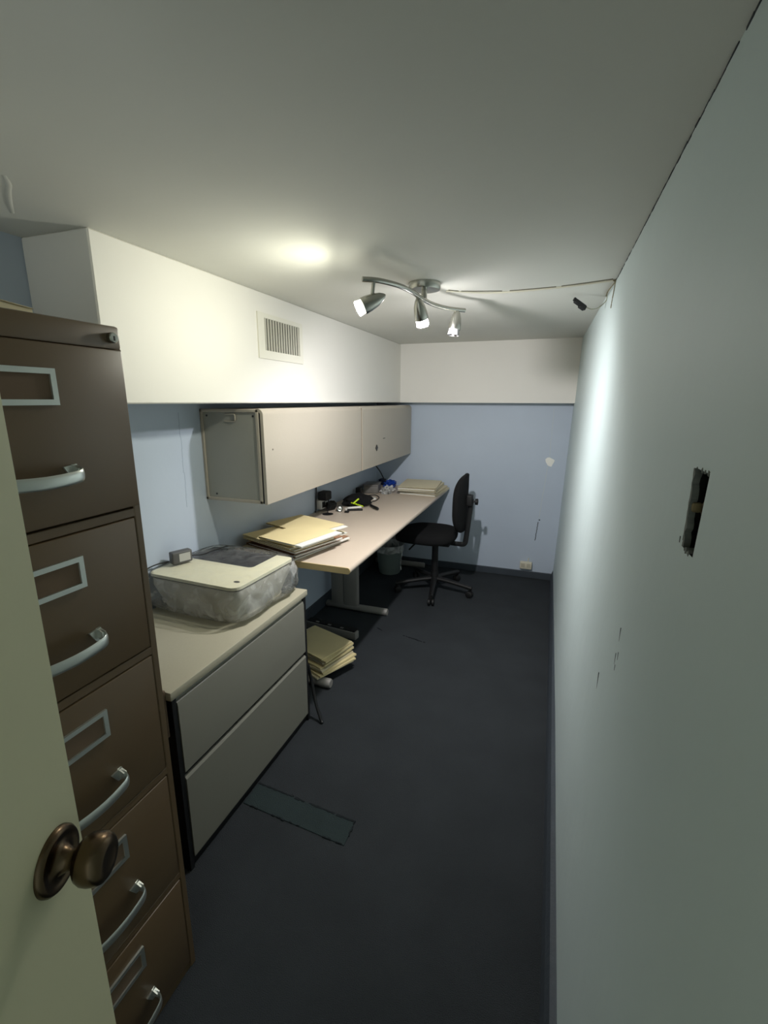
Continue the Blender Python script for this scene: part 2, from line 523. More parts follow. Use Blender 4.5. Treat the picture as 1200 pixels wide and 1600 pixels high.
for i, (z0, z1) in enumerate(DZ):
    pr = .002 if i == 0 else 0.0
    e = .0 if i == 0 else .018
    bm = B()
    box(bm, FX - .06, FX + pr + .001, FY0 + (.002 if i == 0 else .018), FY1 - (.003 if i == 0 else .018), z0, z1, .003, 2)
    dr = obj('drawer', bm, M['brown'], fc, smooth=30)
    x = FX + pr + .001
    zc = LZ[i]
    bm = B()
    yc, hw, hh, t = .500, .058, .029, .009
    for a, b, c, d in ((yc - hw, yc + hw, zc + hh - t, zc + hh), (yc - hw, yc + hw, zc - hh, zc - hh + t), (yc - hw, yc - hw + t, zc - hh + t, zc + hh - t), (yc + hw - t, yc + hw, zc - hh + t, zc + hh - t)):
        box(bm, x - .001, x + .005, a, b, c, d)
    o = obj('label_holder', bm, M['chrome'], dr, smooth=30)
    if i == 0: o['label'] = 'silver label holder with a tan card'
    bm = B(); box(bm, x - .001, x + .0012, yc - hw + .006, yc + hw - .006, zc - hh + .006, zc + hh - .006)
    obj('label_card', bm, M['card'], dr)
    # bow pull: flat feet, curved outward bar
    z = HZ[i]
    bm = B()
    path = smooth_path([(x + .001, yc - .066, z + .004), (x + .016, yc - .068, z + .002), (x + .029, yc - .060, z - .001), (x + .034, yc - .035, z - .003), (x + .036, yc, z - .004),
                        (x + .034, yc + .035, z - .003), (x + .029, yc + .060, z - .001), (x + .016, yc + .068, z + .002), (x + .001, yc + .066, z + .004)], 6)
    tube(bm, path, .0028, 12, rw=.0105)
    for s in (-1, 1):
        prism(bm, [(yc + s * .048, z + .013), (yc + s * .072, z + .016), (yc + s * .072, z - .010), (yc + s * .060, z - .008)], 'x', x - .001, x + .004)
        prism(bm, [(x, z + .016), (x + .016, z + .010), (x + .016, z + .002), (x, z - .004)], 'y', yc + s * .0675 - .004, yc + s * .0675 + .004)
    o = obj('handle', bm, M['chrome'], dr, smooth=40)
    if i == 0: o['label'] = 'silver bow handle'
bm = B()
lathe(bm, [(0, .0095), (.008, .0095), (.0095, .008), (.0095, .0)], (FX, .677, 1.560), (1, 0, 0), 20)
lk = obj('lock', bm, M['nickel'], fc, smooth=40); lk['label'] = 'round silver lock in the top corner'
bm = B(); box(bm, FX + .009, FX + .0102, .6755, .6785, 1.555, 1.563)
obj('keyhole', bm, M['black'], lk)

# ------------------------------------------------------------------ folders
def sheet(bm, W, L, z_in, z_out, th, T, nx=6, sag=0.0, curl=0.0, tab=None):
    """a card sheet: x 0..W (0 = fold), y -L/2..L/2, height from z_in at the fold to z_out at the open edge"""
    ny = 6
    tops, bots = [], []
    for i in range(nx + 1):
        u = i / nx
        r0, r1 = [], []
        for j in range(ny + 1):
            v = j / ny
            z = z_in + (z_out - z_in) * u + sag * math.sin(math.pi * u) * (.6 + .4 * v) + curl * u * u * (v - .5)
            xx, yy = u * W, (v - .5) * L
            r0.append(bm.verts.new(T @ Vector((xx, yy, z + th))))
            r1.append(bm.verts.new(T @ Vector((xx, yy, z))))
        tops.append(r0); bots.append(r1)
    for i in range(nx):
        for j in range(ny):
            bm.faces.new((tops[i][j], tops[i + 1][j], tops[i + 1][j + 1], tops[i][j + 1]))
            bm.faces.new((bots[i][j], bots[i][j + 1], bots[i + 1][j + 1], bots[i + 1][j]))
    for i in range(nx):
        bm.faces.new((tops[i][0], bots[i][0], bots[i + 1][0], tops[i + 1][0]))
        bm.faces.new((tops[i][ny], tops[i + 1][ny], bots[i + 1][ny], bots[i][ny]))
    for j in range(ny):
        bm.faces.new((tops[0][j], tops[0][j + 1], bots[0][j + 1], bots[0][j]))
        bm.faces.new((tops[nx][j], bots[nx][j], bots[nx][j + 1], tops[nx][j + 1]))

def folder(cx, cy, z, rz, W, L, t_fold, t_open, col, label, group, rnd, stick=.0, tilt=0, roll=0, paper=True, sag=0, curl=None):
    """a manila folder: fold along local x = -W/2"""
    T = Matrix.Translation((cx, cy, z)) @ Matrix.Rotation(math.radians(rz), 4, 'Z') @ Matrix.Rotation(math.radians(tilt), 4, 'Y') @ Matrix.Rotation(math.radians(roll), 4, 'X') @ Matrix.Translation((-W / 2, 0, 0))
    r = root('manila_folder', (cx, cy, z), label, 'folder', group)
    th = .0011
    bm = B()
    sheet(bm, W, L, 0, 0, th, T, sag=0)
    sheet(bm, .004, L, 0, t_fold, th, T, nx=1)
    obj('back_cover', bm, col, r)
    bm = B()
    sheet(bm, W * rnd.uniform(.96, .995), L, t_fold, t_open, th, T, sag=sag, curl=rnd.uniform(-.002, .002) if curl is None else curl)
    obj('front_cover', bm, col, r)
    if paper:
        bm = B()
        n = 2
        for k in range(n):
            tt = (min(t_fold, t_open) - th - .0006) / n
            if tt < .0004: continue
            T2 = T @ Matrix.Translation((.008 + stick * rnd.uniform(.75, 1.1), rnd.uniform(-.004, .004), th + .0003 + k * tt))
            sheet(bm, W - .014, L - .014, 0, 0, tt * .9, T2, nx=3)
        if len(bm.faces): obj('papers', bm, M['paper'], r)
        else: bm.free()
    return r

rnd = random.Random(11)
DT_Z = .72
# stack on the near end of the desk (bottom to top)
g1 = 'folders stacked on the near end of the desk'
spec = [  # cx, cy, dz, rz, W, L, fold, open, material, stick, tilt
    (.225, 2.030, 0, -14, .36, .42, .007, .009, 'manila_pale', .004, 0, 'pale folder at the very bottom of the stack on the near desk end'),
    (.235, 2.035, 0, -17, .36, .40, .009, .011, 'kraft', .006, 0, 'brown kraft folder low in the stack on the near desk end'),
    (.222, 2.100, 0, -11, .36, .31, .007, .009, 'manila_pale', .006, 0, 'pale folder lying on the low kraft folder in the near desk stack'),
    (.240, 1.990, 0, -19, .37, .33, .009, .012, 'kraft', .004, 0, 'upper brown kraft folder jutting from the near desk stack'),
    (.225, 1.950, 0, -17, .37, .28, .006, .008, 'manila', .004, 0, 'yellow folder in the middle of the near desk stack'),
    (.215, 1.940, 0, -20, .37, .26, .006, .008, 'manila', .004, 0, 'large yellow folder third from the top of the near desk stack'),
    (.212, 2.140, 0, -20, .355, .25, .006, .007, 'manila', .034, 0, 'yellow folder with white sheets jutting out, second in the near desk stack'),
    (.298, 1.925, 0, -15, .245, .30, .009, .009, 'manila', .040, 0, 'topmost yellow folder with white sheets showing on the near desk stack'),
]
zz = DT_Z + .001
for cx, cy, dz, rz, W, L, a, b, mm, st, tl, lab in spec:
    zz += .0
    folder(cx, cy, zz, rz, W, L, a, b, M[mm], lab, g1, rnd, st, tl)
    zz += max(a, b) + .0025
# stack at the far end of the desk
g2 = 'folders stacked at the far end of the desk'
labs = ['bottom cream folder of the stack at the far desk end', 'second cream folder up in the stack at the far desk end', 'third cream folder up in the stack at the far desk end', 'fourth cream folder, just under the top of the far desk stack', 'topmost cream folder of the stack at the far desk end']
zz = DT_Z + .001
for k in range(5):
    t = (.017, .012, .010, .012, .008)[k]
    folder(.470 + rnd.uniform(-.014, .014) - (.015 if k > 2 else 0), 3.655 + rnd.uniform(-.015, .015), zz, 180 + rnd.uniform(-4, 4) + (3 if k > 2 else 0), .31, .37, t * .8, t, M['manila_pale'], labs[k], g2, rnd, .004)
    zz += t + .0022
# stack on the floor behind the lateral file, on the foot of the desk
g3 = 'folders stacked on the floor under the desk'
ords = ['bottom', 'second', 'third', 'fourth', 'fifth', 'sixth', 'seventh', 'eighth', 'topmost']
zz = .052
for k in range(9):
    t = rnd.uniform(.0075, .0105)
    off = .018 * (1 - k / 8)
    lab = ('bottom manila folder of the pile on the floor under the desk' if k == 0 else 'topmost manila folder of the pile on the floor under the desk' if k == 8 else '%s manila folder from the bottom of the floor pile under the desk' % ords[k])
    folder(.305 + off + rnd.uniform(-.012, .012), 2.065 - off * .3 + rnd.uniform(-.012, .012), zz, 180 - 21 + k * .8 + rnd.uniform(-5, 5), .30, .235 if k > 3 else .25, t * .75, t, M['manila'] if k % 3 else M['manila_pale'], lab, g3, rnd, .012, sag=rnd.uniform(0, .002))
    zz += t + .0022
# folders on the file cabinet
g4 = 'folders on top of the file cabinet'
folder(.400, .495, FZ, 184, .32, .24, .0035, .0035, M['manila_pale'], 'thin cream folder lying flat on top of the brown file cabinet', g4, rnd, .006)
folder(.395, .485, FZ + .0185, 183, .32, .25, .016, .024, M['manila_pale'], 'cream folder bulging open, uppermost on the brown file cabinet', g4, rnd, .004, roll=5, sag=.003, curl=.016)

# ------------------------------------------------------------------ lateral file
LX, LY0, LY1, LZT = .475, .886, 1.658, .645
lf = root('lateral_file', (.23, 1.27, 0), 'low grey two-drawer lateral file with black sides and pale laminate top', 'cabinet')
bm = B()
box(bm, .0, LX - .012, LY0 + .001, LY1 - .001, .0, LZT - .028)
box(bm, LX - .02, LX - .003, LY0, LY0 + .016, 0, LZT - .028)
box(bm, LX - .02, LX - .001, LY1 - .016, LY1, 0, LZT - .028)
obj('body', bm, M['black'], lf)
bm = B(); box(bm, .0, LX + .004, LY0 - .008, LY1 + .012, LZT - .028, LZT, .004, 2)
obj('top', bm, M['lamtop'], lf, smooth=30)
for z0, z1 in ((.357, .611), (.040, .339)):
    bm = B()
    prism(bm, [(LX - .03, z0), (LX, z0 + .001), (LX, z1 - .026), (LX - .003, z1 - .014), (LX - .010, z1 - .010), (LX - .012, z1), (LX - .03, z1)] if z0 > .2 else [(LX - .03, z0), (LX, z0 + .001), (LX + .001, z1 - .008), (LX - .004, z1), (LX - .03, z1)], 'y', LY0 + .018, LY1 - .018)
    obj('drawer', bm, M['grey'], lf, smooth=25)
    if z0 < .2:
        pass
# bit of tan card poking out between the two cabinets
bm = B(); box(bm, .40, .462, .868, .878, .50, .652, .002, 1)
setp(obj('card_scrap', bm, M['card'], loc=(.43, .873, .50)), 'small tan card strip standing between the file cabinet and the lateral file', 'card')

# ------------------------------------------------------------------ printer, its bag and the adapter
PT = .792
PM = rot_at(.205, 1.47, 0, -2.5)
printer = root('printer', (.205, 1.47, LZT), 'cream flatbed printer wrapped in clear plastic on the lateral file', 'printer')
bm = B()
lo = rrect(.03, .385, 1.315, 1.615, .03); hi = rrect(-.005, .418, 1.287, 1.655, .035)
z_l = [(LZT, lo), (LZT + .05, [((a[0] * .5 + b[0] * .5), (a[1] * .5 + b[1] * .5)) for a, b in zip(lo, hi)]), (PT - .05, hi), (PT - .012, hi)]
rings = [[bm.verts.new(PM @ Vector((p[0], p[1], z))) for p in q] for z, q in z_l]
for a, b in zip(rings, rings[1:]):
    for k in range(len(a)): bm.faces.new((a[k], a[(k + 1) % len(a)], b[(k + 1) % len(a)], b[k]))
bm.faces.new(rings[0]); bm.faces.new(rings[-1])
obj('body', bm, M['pbody'], printer, smooth=40)
# L-shaped cream lid
def arc(cx, cy, r, a0, a1, n=5): return [(cx + r * math.cos(math.radians(a0 + (a1 - a0) * k / n)), cy + r * math.sin(math.radians(a0 + (a1 - a0) * k / n))) for k in range(n + 1)]
x0, x1, y0, y1 = -.008, .421, 1.284, 1.658
L = arc(x1 - .035, y0 + .035, .035, -90, 0) + arc(x1 - .022, y1 - .022, .022, 0, 90) + [(.335, y1)] + arc(.315, 1.505, .02, 0, -90) + [(x0, 1.485)] + arc(x0 + .03, y0 + .03, .03, 180, 270)
bm = B(); vs = prism(bm, L, 'z', PT - .012, PT); bmesh.ops.transform(bm, matrix=PM, verts=vs)
obj('lid', bm, M['lid'], printer)
bm = B(); vs = prism(bm, [(x0, 1.4865), (.3135, 1.4865), (.3335, 1.506), (.3335, y1), (x0, y1)], 'z', PT - .012, PT - .003); bmesh.ops.transform(bm, matrix=PM, verts=vs)
o = obj('control_panel', bm, M['pdark'], printer); o['label'] = 'dark grey rear panel of the lid'
bm = B(); vs = prism(bm, [(.372 + .013 * math.cos(a), 1.335 + .008 * math.sin(a)) for a in [k * math.tau / 16 for k in range(16)]], 'z', PT - .001, PT + .0006)
obj('power_button', bm, M['pdark'], printer)
# seam line between lid and body
bm = B()
q = rrect(-.004, .417, 1.288, 1.654, .034)
r0 = [bm.verts.new(PM @ Vector((p[0], p[1], PT - .0125))) for p in q]; r1 = [bm.verts.new(PM @ Vector((p[0], p[1], PT - .016))) for p in rrect(-.0065, .4195, 1.2855, 1.6565, .035)]
for k in range(len(r0)): bm.faces.new((r0[k], r0[(k + 1) % len(r0)], r1[(k + 1) % len(r0)], r1[k]))
obj('lid_seam', bm, M['pdark'], printer)
# bag
bm = B()
N = 96
def sup(a, e):
    c, s = math.cos(a), math.sin(a)
    return math.copysign(abs(c) ** e, c), math.copysign(abs(s) ** e, s)
levels = [(.6465, .80, .78), (.652, .93, .93), (.668, 1.01, 1.01), (.69, 1.03, 1.03), (.715, 1.03, 1.04), (.74, 1.02, 1.03), (.765, 1.01, 1.02), (.785, 1.0, 1.0), (.7975, .98, .98), (.7985, .90, .90), (.797, .78, .78), (.7965, .60, .60), (.7968, .4, .4), (.7965, .2, .2)]
CXB, CYB, AX, AY = .210, 1.475, .232, .212
rings = []
for li, (z, sa, sb) in enumerate(levels):
    ring = []
    for k in range(N):
        a = math.tau * k / N
        u, v = sup(a, .33)
        p = Vector((CXB + AX * sa * u, CYB + AY * sb * v, z))
        q = p * 17
        nz = 1.0 - 2.4 * abs(noise.noise(q)) + .7 * (.5 - 2 * abs(noise.noise(p * 38 + Vector((3, 1, 7)))))
        side = 1 if 1 < li < 8 else .25
        d = Vector((u, v, 0)).normalized()
        p = p + d * (.009 * nz * side)
        p.z += (.004 * noise.noise(p * 23 + Vector((9, 0, 0)))) * (1 if 1 < li < 8 else .15)
        p.x = max(p.x, XL + .004)
        p.z = max(p.z, LZT + .0008)
        ring.append(bm.verts.new(PM @ p))
    rings.append(ring)
for a, b in zip(rings, rings[1:]):
    for k in range(N): bm.faces.new((a[k], a[(k + 1) % N], b[(k + 1) % N], b[k]))
bm.faces.new(rings[-1])
for f in bm.faces:
    zc = sum(v.co.z for v in f.verts) / len(f.verts)
    f.material_index = 1 if zc < .785 else 0
bag = obj('plastic_bag', bm, None, loc=(.207, 1.475, LZT), smooth=80, mats=[M['film'], M['bagside']])
setp(bag, 'crumpled clear plastic bag pulled over the cream printer', 'bag')
# adapter
ad = root('power_adapter', (.03, 1.42, .799), 'dark grey power adapter with white label lying on the wrapped printer', 'adapter')
AM = rot_at(.035, 1.42, .81, 68)
bm = B(); box(bm, -.005, .078, 1.402, 1.438, .7995, .850, .006, 3, AM)
ado = obj('adapter_body', bm, mat('grey_adapter', (.34, .34, .34), .5), ad, smooth=40)
bm = B(); box(bm, .022, .068, 1.401, 1.4025, .808, .841, 0, 1, AM)
obj('rating_label', bm, mat('dull_label', (.72, .72, .70), .6), ado)
bm = B()
tube(bm, smooth_path([(.018, 1.375, .815), (-.006, 1.335, .813), (-.012, 1.29, .807), (.012, 1.262, .80), (.02, 1.25, .765), (.012, 1.245, .71), (-.005, 1.235, .66), (-.006, 1.15, .651)], 8), .0028, 8)
tube(bm, smooth_path([(.052, 1.463, .816), (.065, 1.52, .806), (.06, 1.58, .803), (.075, 1.64, .803), (.06, 1.69, .79)], 8), .0022, 8)
obj('cord', bm, M['blackpl'], ad, smooth=80)

# ------------------------------------------------------------------ overhead bin
OX0, OX1, OY0, OY1, OM, OZ0, OZ1 = XL, .297, 1.671, 3.858, 2.752, 1.008, 1.4165
ob = root('overhead_cabinet', (XL, 2.76, OZ0), 'long beige wall-mounted overhead cabinet with two flip doors above the desk', 'cabinet')
bm = B()
box(bm, OX0, OX1 - .016, OY0 + .012, OY1, OZ0 + .004, OZ1 - .003)
# frame of the near side
e = .013
box(bm, OX0, OX1 - .022, OY0, OY0 + .014, OZ1 - .003 - e, OZ1 - .003, .002, 1)
box(bm, OX0, OX1 - .022, OY0, OY0 + .014, OZ0 + .003, OZ0 + .003 + e, .002, 1)
box(bm, OX0, OX0 + e, OY0, OY0 + .014, OZ0 + .003, OZ1 - .003, .002, 1)
box(bm, OX1 - .022 - .014, OX1 - .022, OY0, OY0 + .014, OZ0 + .003, OZ1 - .003, .002, 1)
obj('body', bm, M['bin'], ob, smooth=30)
bm = B(); box(bm, OX1 - .0215, OX1 - .0145, OY0 + .004, OY0 + .0125, OZ0 + .004, OZ1 - .012)  # black strip added as the shade in the gap beside the door
o = obj('gap_shade_strip', bm, M['black'], ob); o['label'] = 'dark strip standing in for the shaded gap beside the near door'
bm = B(); box(bm, OX1 - .0165, OX1 - .005, OM - .0099, OM + .0099, OZ0 + .002, OZ1 - .012)  # tan strip added as the shade in the groove between the doors
o = obj('gap_shade_strip', bm, mat('tan_gap_shade', (.50, .44, .37), .7), ob); o['label'] = 'tan strip standing in for the shaded groove between the two doors'
bm = B(); box(bm, OX0 + .010, OX1 - .032, OY0 + .007, OY0 + .013, OZ0 + .013, OZ1 - .014)
sp = obj('side_panel', bm, M['binside'], ob); sp['label'] = 'grey recessed end panel'
bm = B()
for x, z in ((.008, 1.385), (.245, 1.385), (.03, 1.04)):
    bm = B(); lathe(bm, [(0, .0045), (.002, .0045), (.002, 0)], (x, OY0 + .0075, z), (0, -1, 0), 12)
    obj('screw', bm, M['screw'], sp)
bm = B()
tube(bm, smooth_path([(.105, OY0 + .007, 1.392), (.15, OY0 + .0035, 1.392), (.158, OY0 + .002, 1.385), (.158, OY0 + .002, 1.37), (.15, OY0 + .003, 1.362), (.10, OY0 + .007, 1.362)], 4), .003, 6)
obj('hanging_slot', bm, M['bin'], sp)
for a, b in ((OY0 + .003, OM - .010), (OM + .010, OY1)):
    prof = [(OX1 - .014, OZ0), (OX1 - .004, OZ0)] + [(OX1 - .004 + .004 * math.sin(t), OZ0 + .004 - .004 * math.cos(t)) for t in (math.pi / 4, math.pi / 2)]
    prof += [(OX1 - .026 + .026 * math.cos(t), OZ1 - .026 + .026 * math.sin(t)) for t in [k * math.pi / 12 for k in range(7)]]
    prof += [(OX1 - .034, OZ1), (OX1 - .034, OZ1 - .004), (OX1 - .014, OZ1 - .02)]
    bm = B(); prism(bm, prof, 'y', a, b)
    dd = obj('door', bm, M['bin'], ob, smooth=25)
    if a > 2:
        LKY, LKZ = 3.015, 1.133
        bm = B()
        box(bm, OX1 - .001, OX1 + .005, LKY - .016, LKY + .016, LKZ - .016, LKZ + .016, .0015, 1, rot_at(OX1, LKY, LKZ, 45, 'X'))
        lk = obj('lock', bm, M['screw'], dd); lk['label'] = 'small diamond shaped metal lock'
        bm = B(); box(bm, OX1 - .001, OX1 + .0025, 3.15, 3.19, 1.186, 1.190)
        obj('scratch', bm, M['black'], dd)
    else:
        bm = B(); lathe(bm, [(0, .004), (.0015, .004), (.0015, 0)], (OX1, 1.735, 1.243), (1, 0, 0), 10)
        obj('screw', bm, mat('hole_grey', (.45, .42, .38), .5), dd)

# ------------------------------------------------------------------ desk
DX, DY0, DY1 = .631, 1.788, 3.862
desk = root('desk', (.3, 2.8, 0), 'long pale laminate desk along the left wall under the overhead cabinet', 'desk')
bm = B()
r = .013
prof = [(XL + .004, DT_Z - .030), (DX - r, DT_Z - .030)] + [(DX - r + r * math.cos(t), DT_Z - .015 + .015 * math.sin(t)) for t in [-math.pi / 2 + k * math.pi / 8 for k in range(9)]] + [(XL + .004, DT_Z)]
vs = prism(bm, prof, 'y', DY0 + .006, DY1)
obj('tabletop', bm, M['desk'], desk, smooth=30)
bm = B()
prof = [(XL + .004, DT_Z - .030), (DX - r, DT_Z - .030)] + [(DX - r + r * math.cos(t), DT_Z - .015 + .015 * math.sin(t)) for t in [-math.pi / 2 + k * math.pi / 8 for k in range(9)]] + [(XL + .004, DT_Z)]
prism(bm, prof, 'y', DY0, DY0 + .006)
o = obj('edge_band', bm, M['deskedge'], desk, smooth=30); o['label'] = 'yellowed near edge of the desk top'
for ly in (1.905, 2.79, 3.79):
    bm = B()
    box(bm, .045, .138, ly - .020, ly + .020, .04, DT_Z - .035, .004, 2)
    box(bm, .141, .245, ly - .022, ly + .022, .04, DT_Z - .035, .006, 2)
    lg = obj('leg', bm, M['deskleg'], desk, smooth=30)
    bm = B()
    lathe(bm, [(0, 0), (0, .020), (.004, .0235), (.40, .0245), (.455, .0245), (.463, .021), (.463, 0)], (.0, ly, .0255), (1, 0, 0), 20, cap=False)
    obj('foot', bm, M['deskleg'], lg, smooth=50)
    bm = B(); box(bm, .04, .52, ly - .016, ly + .016, DT_Z - .038, DT_Z - .030)
    obj('support_arm', bm, M['deskleg'], lg)
bm = B()
lathe(bm, [(0, .036), (.0025, .036), (.0025, 0)], (.082, 2.672, DT_Z), (0, 0, 1), 24)
o = obj('grommet', bm, M['blackpl'], desk); o['label'] = 'black cable hole cover in the desk top'

# grey bar with dark slotted top lying under the desk
ps = root('cable_tray', (.22, 2.46, 0), 'long grey bar with dark slotted top on the floor under the desk', 'tray')
PMX = rot_at(.22, 2.44, 0, -7)
bm = B(); box(bm, .02, .395, 2.415, 2.462, .001, .050, .006, 2, PMX)
pso = obj('housing', bm, M['deskleg'], ps, smooth=40)
bm = B(); box(bm, .025, .385, 2.4215, 2.470, .0502, .0545, .001, 1, PMX)
top_ = obj('slotted_top', bm, M['blackpl'], ps)
for k in range(7):
    bm = B(); box(bm, .045 + k * .046, .068 + k * .046, 2.426, 2.440, .0546, .0562, 0, 1, PMX)
    obj('slot', bm, M['deskleg'] if k % 2 else M['black'], top_)
# black bent cord standing out beside the lateral file
bm = B()
tube(bm, smooth_path([(.455, 1.690, .26), (.470, 1.693, .17), (.500, 1.672, .08), (.535, 1.650, .018), (.546, 1.643, .006)], 6), .0075, 10)
setp(obj('black_strut', bm, M['black'], loc=(.54, 1.645, 0), smooth=60), 'thin black bent strut touching the carpet beside the lateral file', 'strut')

# ------------------------------------------------------------------ waste bin
wb_ = root('waste_bin', (.20, 3.60, 0), 'round grey waste bin lined with a clear bag under the desk', 'bin')
bm = B()
lathe(bm, [(.003, 0), (.003, .088), (.01, .092), (.245, .118), (.25, .122), (.25, .116), (.243, .113), (.012, .088), (.012, 0)], (.20, 3.60, 0), (0, 0, 1), 32, cap=False)
obj('bin_body', bm, M['binpl'], wb_, smooth=40)
bm = B()
rr = []
for z, r in ((.20, .121), (.235, .124), (.262, .124), (.258, .114), (.20, .108), (.10, .098)):
    rr.append([bm.verts.new((.20 + (r + .006 * noise.noise(Vector((math.cos(k) * 4, math.sin(k) * 4, z * 30)))) * math.cos(math.tau * k / 40), 3.60 + r * math.sin(math.tau * k / 40), z + (.012 * noise.noise(Vector((k * .5, z * 9, 2))) if z < .24 else 0))) for k in range(40)])
for a, b in zip(rr, rr[1:]):
    for k in range(40): bm.faces.new((a[k], a[(k + 1) % 40], b[(k + 1) % 40], b[k]))
o = obj('bin_liner', bm, M['milky'], wb_, smooth=80); o['label'] = 'clear plastic liner folded over the rim'
bm = B()
tube(bm, smooth_path([(.318, 3.56, .25), (.327, 3.545, .19), (.318, 3.54, .12), (.326, 3.53, .06)], 6), .008, 6, rw=.004)
obj('liner_tail', bm, M['milky'], wb_, smooth=80)

# ------------------------------------------------------------------ office chair
CX, CY = .66, 3.34
ch = root('office_chair', (CX, CY, 0), 'black upholstered swivel office chair facing the desk', 'chair')
bm = B()
SXC, SYC = .59, 3.34
rows = [(.418, .70), (.424, .90), (.436, .985), (.455, 1.0), (.475, .985), (.490, .93), (.499, .82), (.5035, .60), (.505, .3)]
rg = []
for z, s in rows:
    ring = []
    for k in range(48):
        u, v = sup(math.tau * k / 48, .72)
        x = SXC + .232 * s * u; y = SYC + .225 * s * v * (1 + .05 * u)
        dz = -.022 * max(0, -(u * s)) ** 3 * 1.0
        if z > .49: dz -= .012 * max(0, 1 - (s * s))
        ring.append(bm.verts.new((x, y, z + dz)))
    rg.append(ring)
for a, b in zip(rg, rg[1:]):
    for k in range(48): bm.faces.new((a[k], a[(k + 1) % 48], b[(k + 1) % 48], b[k]))
bm.faces.new(rg[0]); bm.faces.new(rg[-1])
obj('seat', bm, M['cloth'], ch, smooth=80)
# backrest: flat rear, bulging front (-x)
bm = B()
BX, BZ = .886, .722
n1, n2 = 40, 12
fr, bk = [], []
def bpt(a, s):
    u, v = sup(a, .62)
    return u * s * .205, v * s * .212
ringsF = []
for i in range(n2 + 1):
    s = math.sin(math.pi / 2 * i / n2)
    dep = math.cos(math.pi / 2 * i / n2) ** .9
    ring = []
    for k in range(n1):
        y, z = bpt(math.tau * k / n1, max(s, .02))
        prof_z = 1 - (abs(z - .01) / .25) ** 3.5
        wrap = -.10 * (y / .2) ** 2 * .26
        ring.append(bm.verts.new((BX + wrap - .014 - .052 * dep ** .55 * max(.3, prof_z), CY + y, BZ + z)))
    ringsF.append(ring)
ringsB = []
for s in (1.0, .97, .7, .3):
    ring = []
    for k in range(n1):
        y, z = bpt(math.tau * k / n1, s)
        wrap = -.10 * (y / .2) ** 2 * .26
        ring.append(bm.verts.new((BX + wrap - (.010 if s == 1.0 else 0), CY + y, BZ + z)))
    ringsB.append(ring)
seq = ringsF + ringsB
for a, b in zip(seq, seq[1:]):
    for k in range(n1): bm.faces.new((a[k], a[(k + 1) % n1], b[(k + 1) % n1], b[k]))
bm.faces.new(seq[0]); bm.faces.new(seq[-1])
obj('backrest', bm, M['cloth'], ch, smooth=60)
bm = B()
tube(bm, smooth_path([(.68, CY, .408), (.80, CY, .401), (.865, CY, .400), (.884, CY, .410), (.892, CY, .44), (.903, CY, .56), (.914, CY, .68), (.918, CY, .755)], 6), .019, 10, rw=.0045, upv=(0, 1, 0))
bb = obj('back_bar', bm, M['black'], ch, smooth=50)
bm = B()
box(bm, .884, .930, CY - .03, CY + .03, .700, .785, .010, 3)
obj('back_bracket', bm, M['blackpl'], ch, smooth=40)
bm = B(); lathe(bm, [(-.012, .007), (.018, .007), (.018, .022), (.036, .024), (.038, .020), (.038, 0)], (.93, CY, .735), (1, 0, 0), 20)
obj('adjustment_knob', bm, M['blackpl'], ch, smooth=40)
bm = B(); box(bm, .50, .78, CY - .07, CY + .07, .385, .424, .008, 2)
obj('seat_mechanism', bm, M['blackpl'], ch, smooth=40)
bm = B(); tube(bm, [(.53, CY - .06, .40), (.525, CY - .17, .398), (.52, CY - .235, .392)], .006, 8)
obj('lever', bm, M['blackpl'], ch, smooth=60)
bm = B(); lathe(bm, [(.07, .034), (.11, .032), (.16, .029), (.161, .026), (.30, .0245), (.385, .0245), (.39, .034), (.40, .036)], (CX, CY, 0), (0, 0, 1), 24)
obj('gas_column', bm, M['blackpl'], ch, smooth=40)
for deg in (-81, -9, 63, 135, 207):
    a = math.radians(deg); d = Vector((math.cos(a), math.sin(a), 0))
    bm = B()
    tube(bm, [Vector((CX, CY, .105)) + d * .02, Vector((CX, CY, .100)) + d * .10, Vector((CX, CY, .086)) + d * .22, Vector((CX, CY, .074)) + d * .305], .02, 12, radii=[.026, .023, .019, .016], rw=.016)
    lg = obj('leg', bm, M['blackpl'], ch, smooth=50)
    bm = B()
    e = Vector((CX, CY, 0)) + d * .30
    n = Vector((-d.y, d.x, 0))
    lathe(bm, [(0, .006), (.04, .006)], e + Vector((0, 0, .045)), (0, 0, 1), 8)
    for s in (-1, 1):
        lathe(bm, [(-.010, 0), (-.010, .018), (-.006, .0255), (.006, .0255), (.010, .018), (.010, 0)], e - d * .012 + n * s * .014 + Vector((0, 0, .0258)), n, 20, cap=False)
    obj('caster', bm, M['blackpl'], lg, smooth=50)

# ------------------------------------------------------------------ spotlight bar
PB = (.815, 1.515, 1.748)
lamp = root('ceiling_spotlight', (.925, 1.86, H), 'brushed nickel wavy bar ceiling spotlight with three heads, two lit', 'ceiling light')
bm = B(); lathe(bm, [(0, .062), (.022, .062), (.026, .059), (.027, .04), (.027, 0)], (.920, 1.885, H), (0, 0, -1), 40)
obj('canopy', bm, M['nickel'], lamp, smooth=40)
BZt = 1.826
bar = smooth_path([(.823, 1.485, BZt), (.868, 1.520, BZt), (.908, 1.605, BZt), (.924, 1.70, BZt), (.927, 1.82, BZt), (.945, 1.95, BZt), (.985, 2.045, BZt), (1.040, 2.105, BZt)], 10)
bm = B(); tube(bm, bar, .0085, 12)
obj('bar', bm, M['nickel'], lamp, smooth=50)
bm = B(); lathe(bm, [(0, .011), (.045, .011)], (.926, 1.86, BZt - .002), (0, 0, 1), 16)
obj('stem', bm, M['nickel'], lamp, smooth=50)
HPROF = [(-.062, 0), (-.058, .006), (-.045, .0145), (-.025, .0215), (0, .0255), (.018, .0268), (.022, .0262), (.022, .022), (.012, .020)]
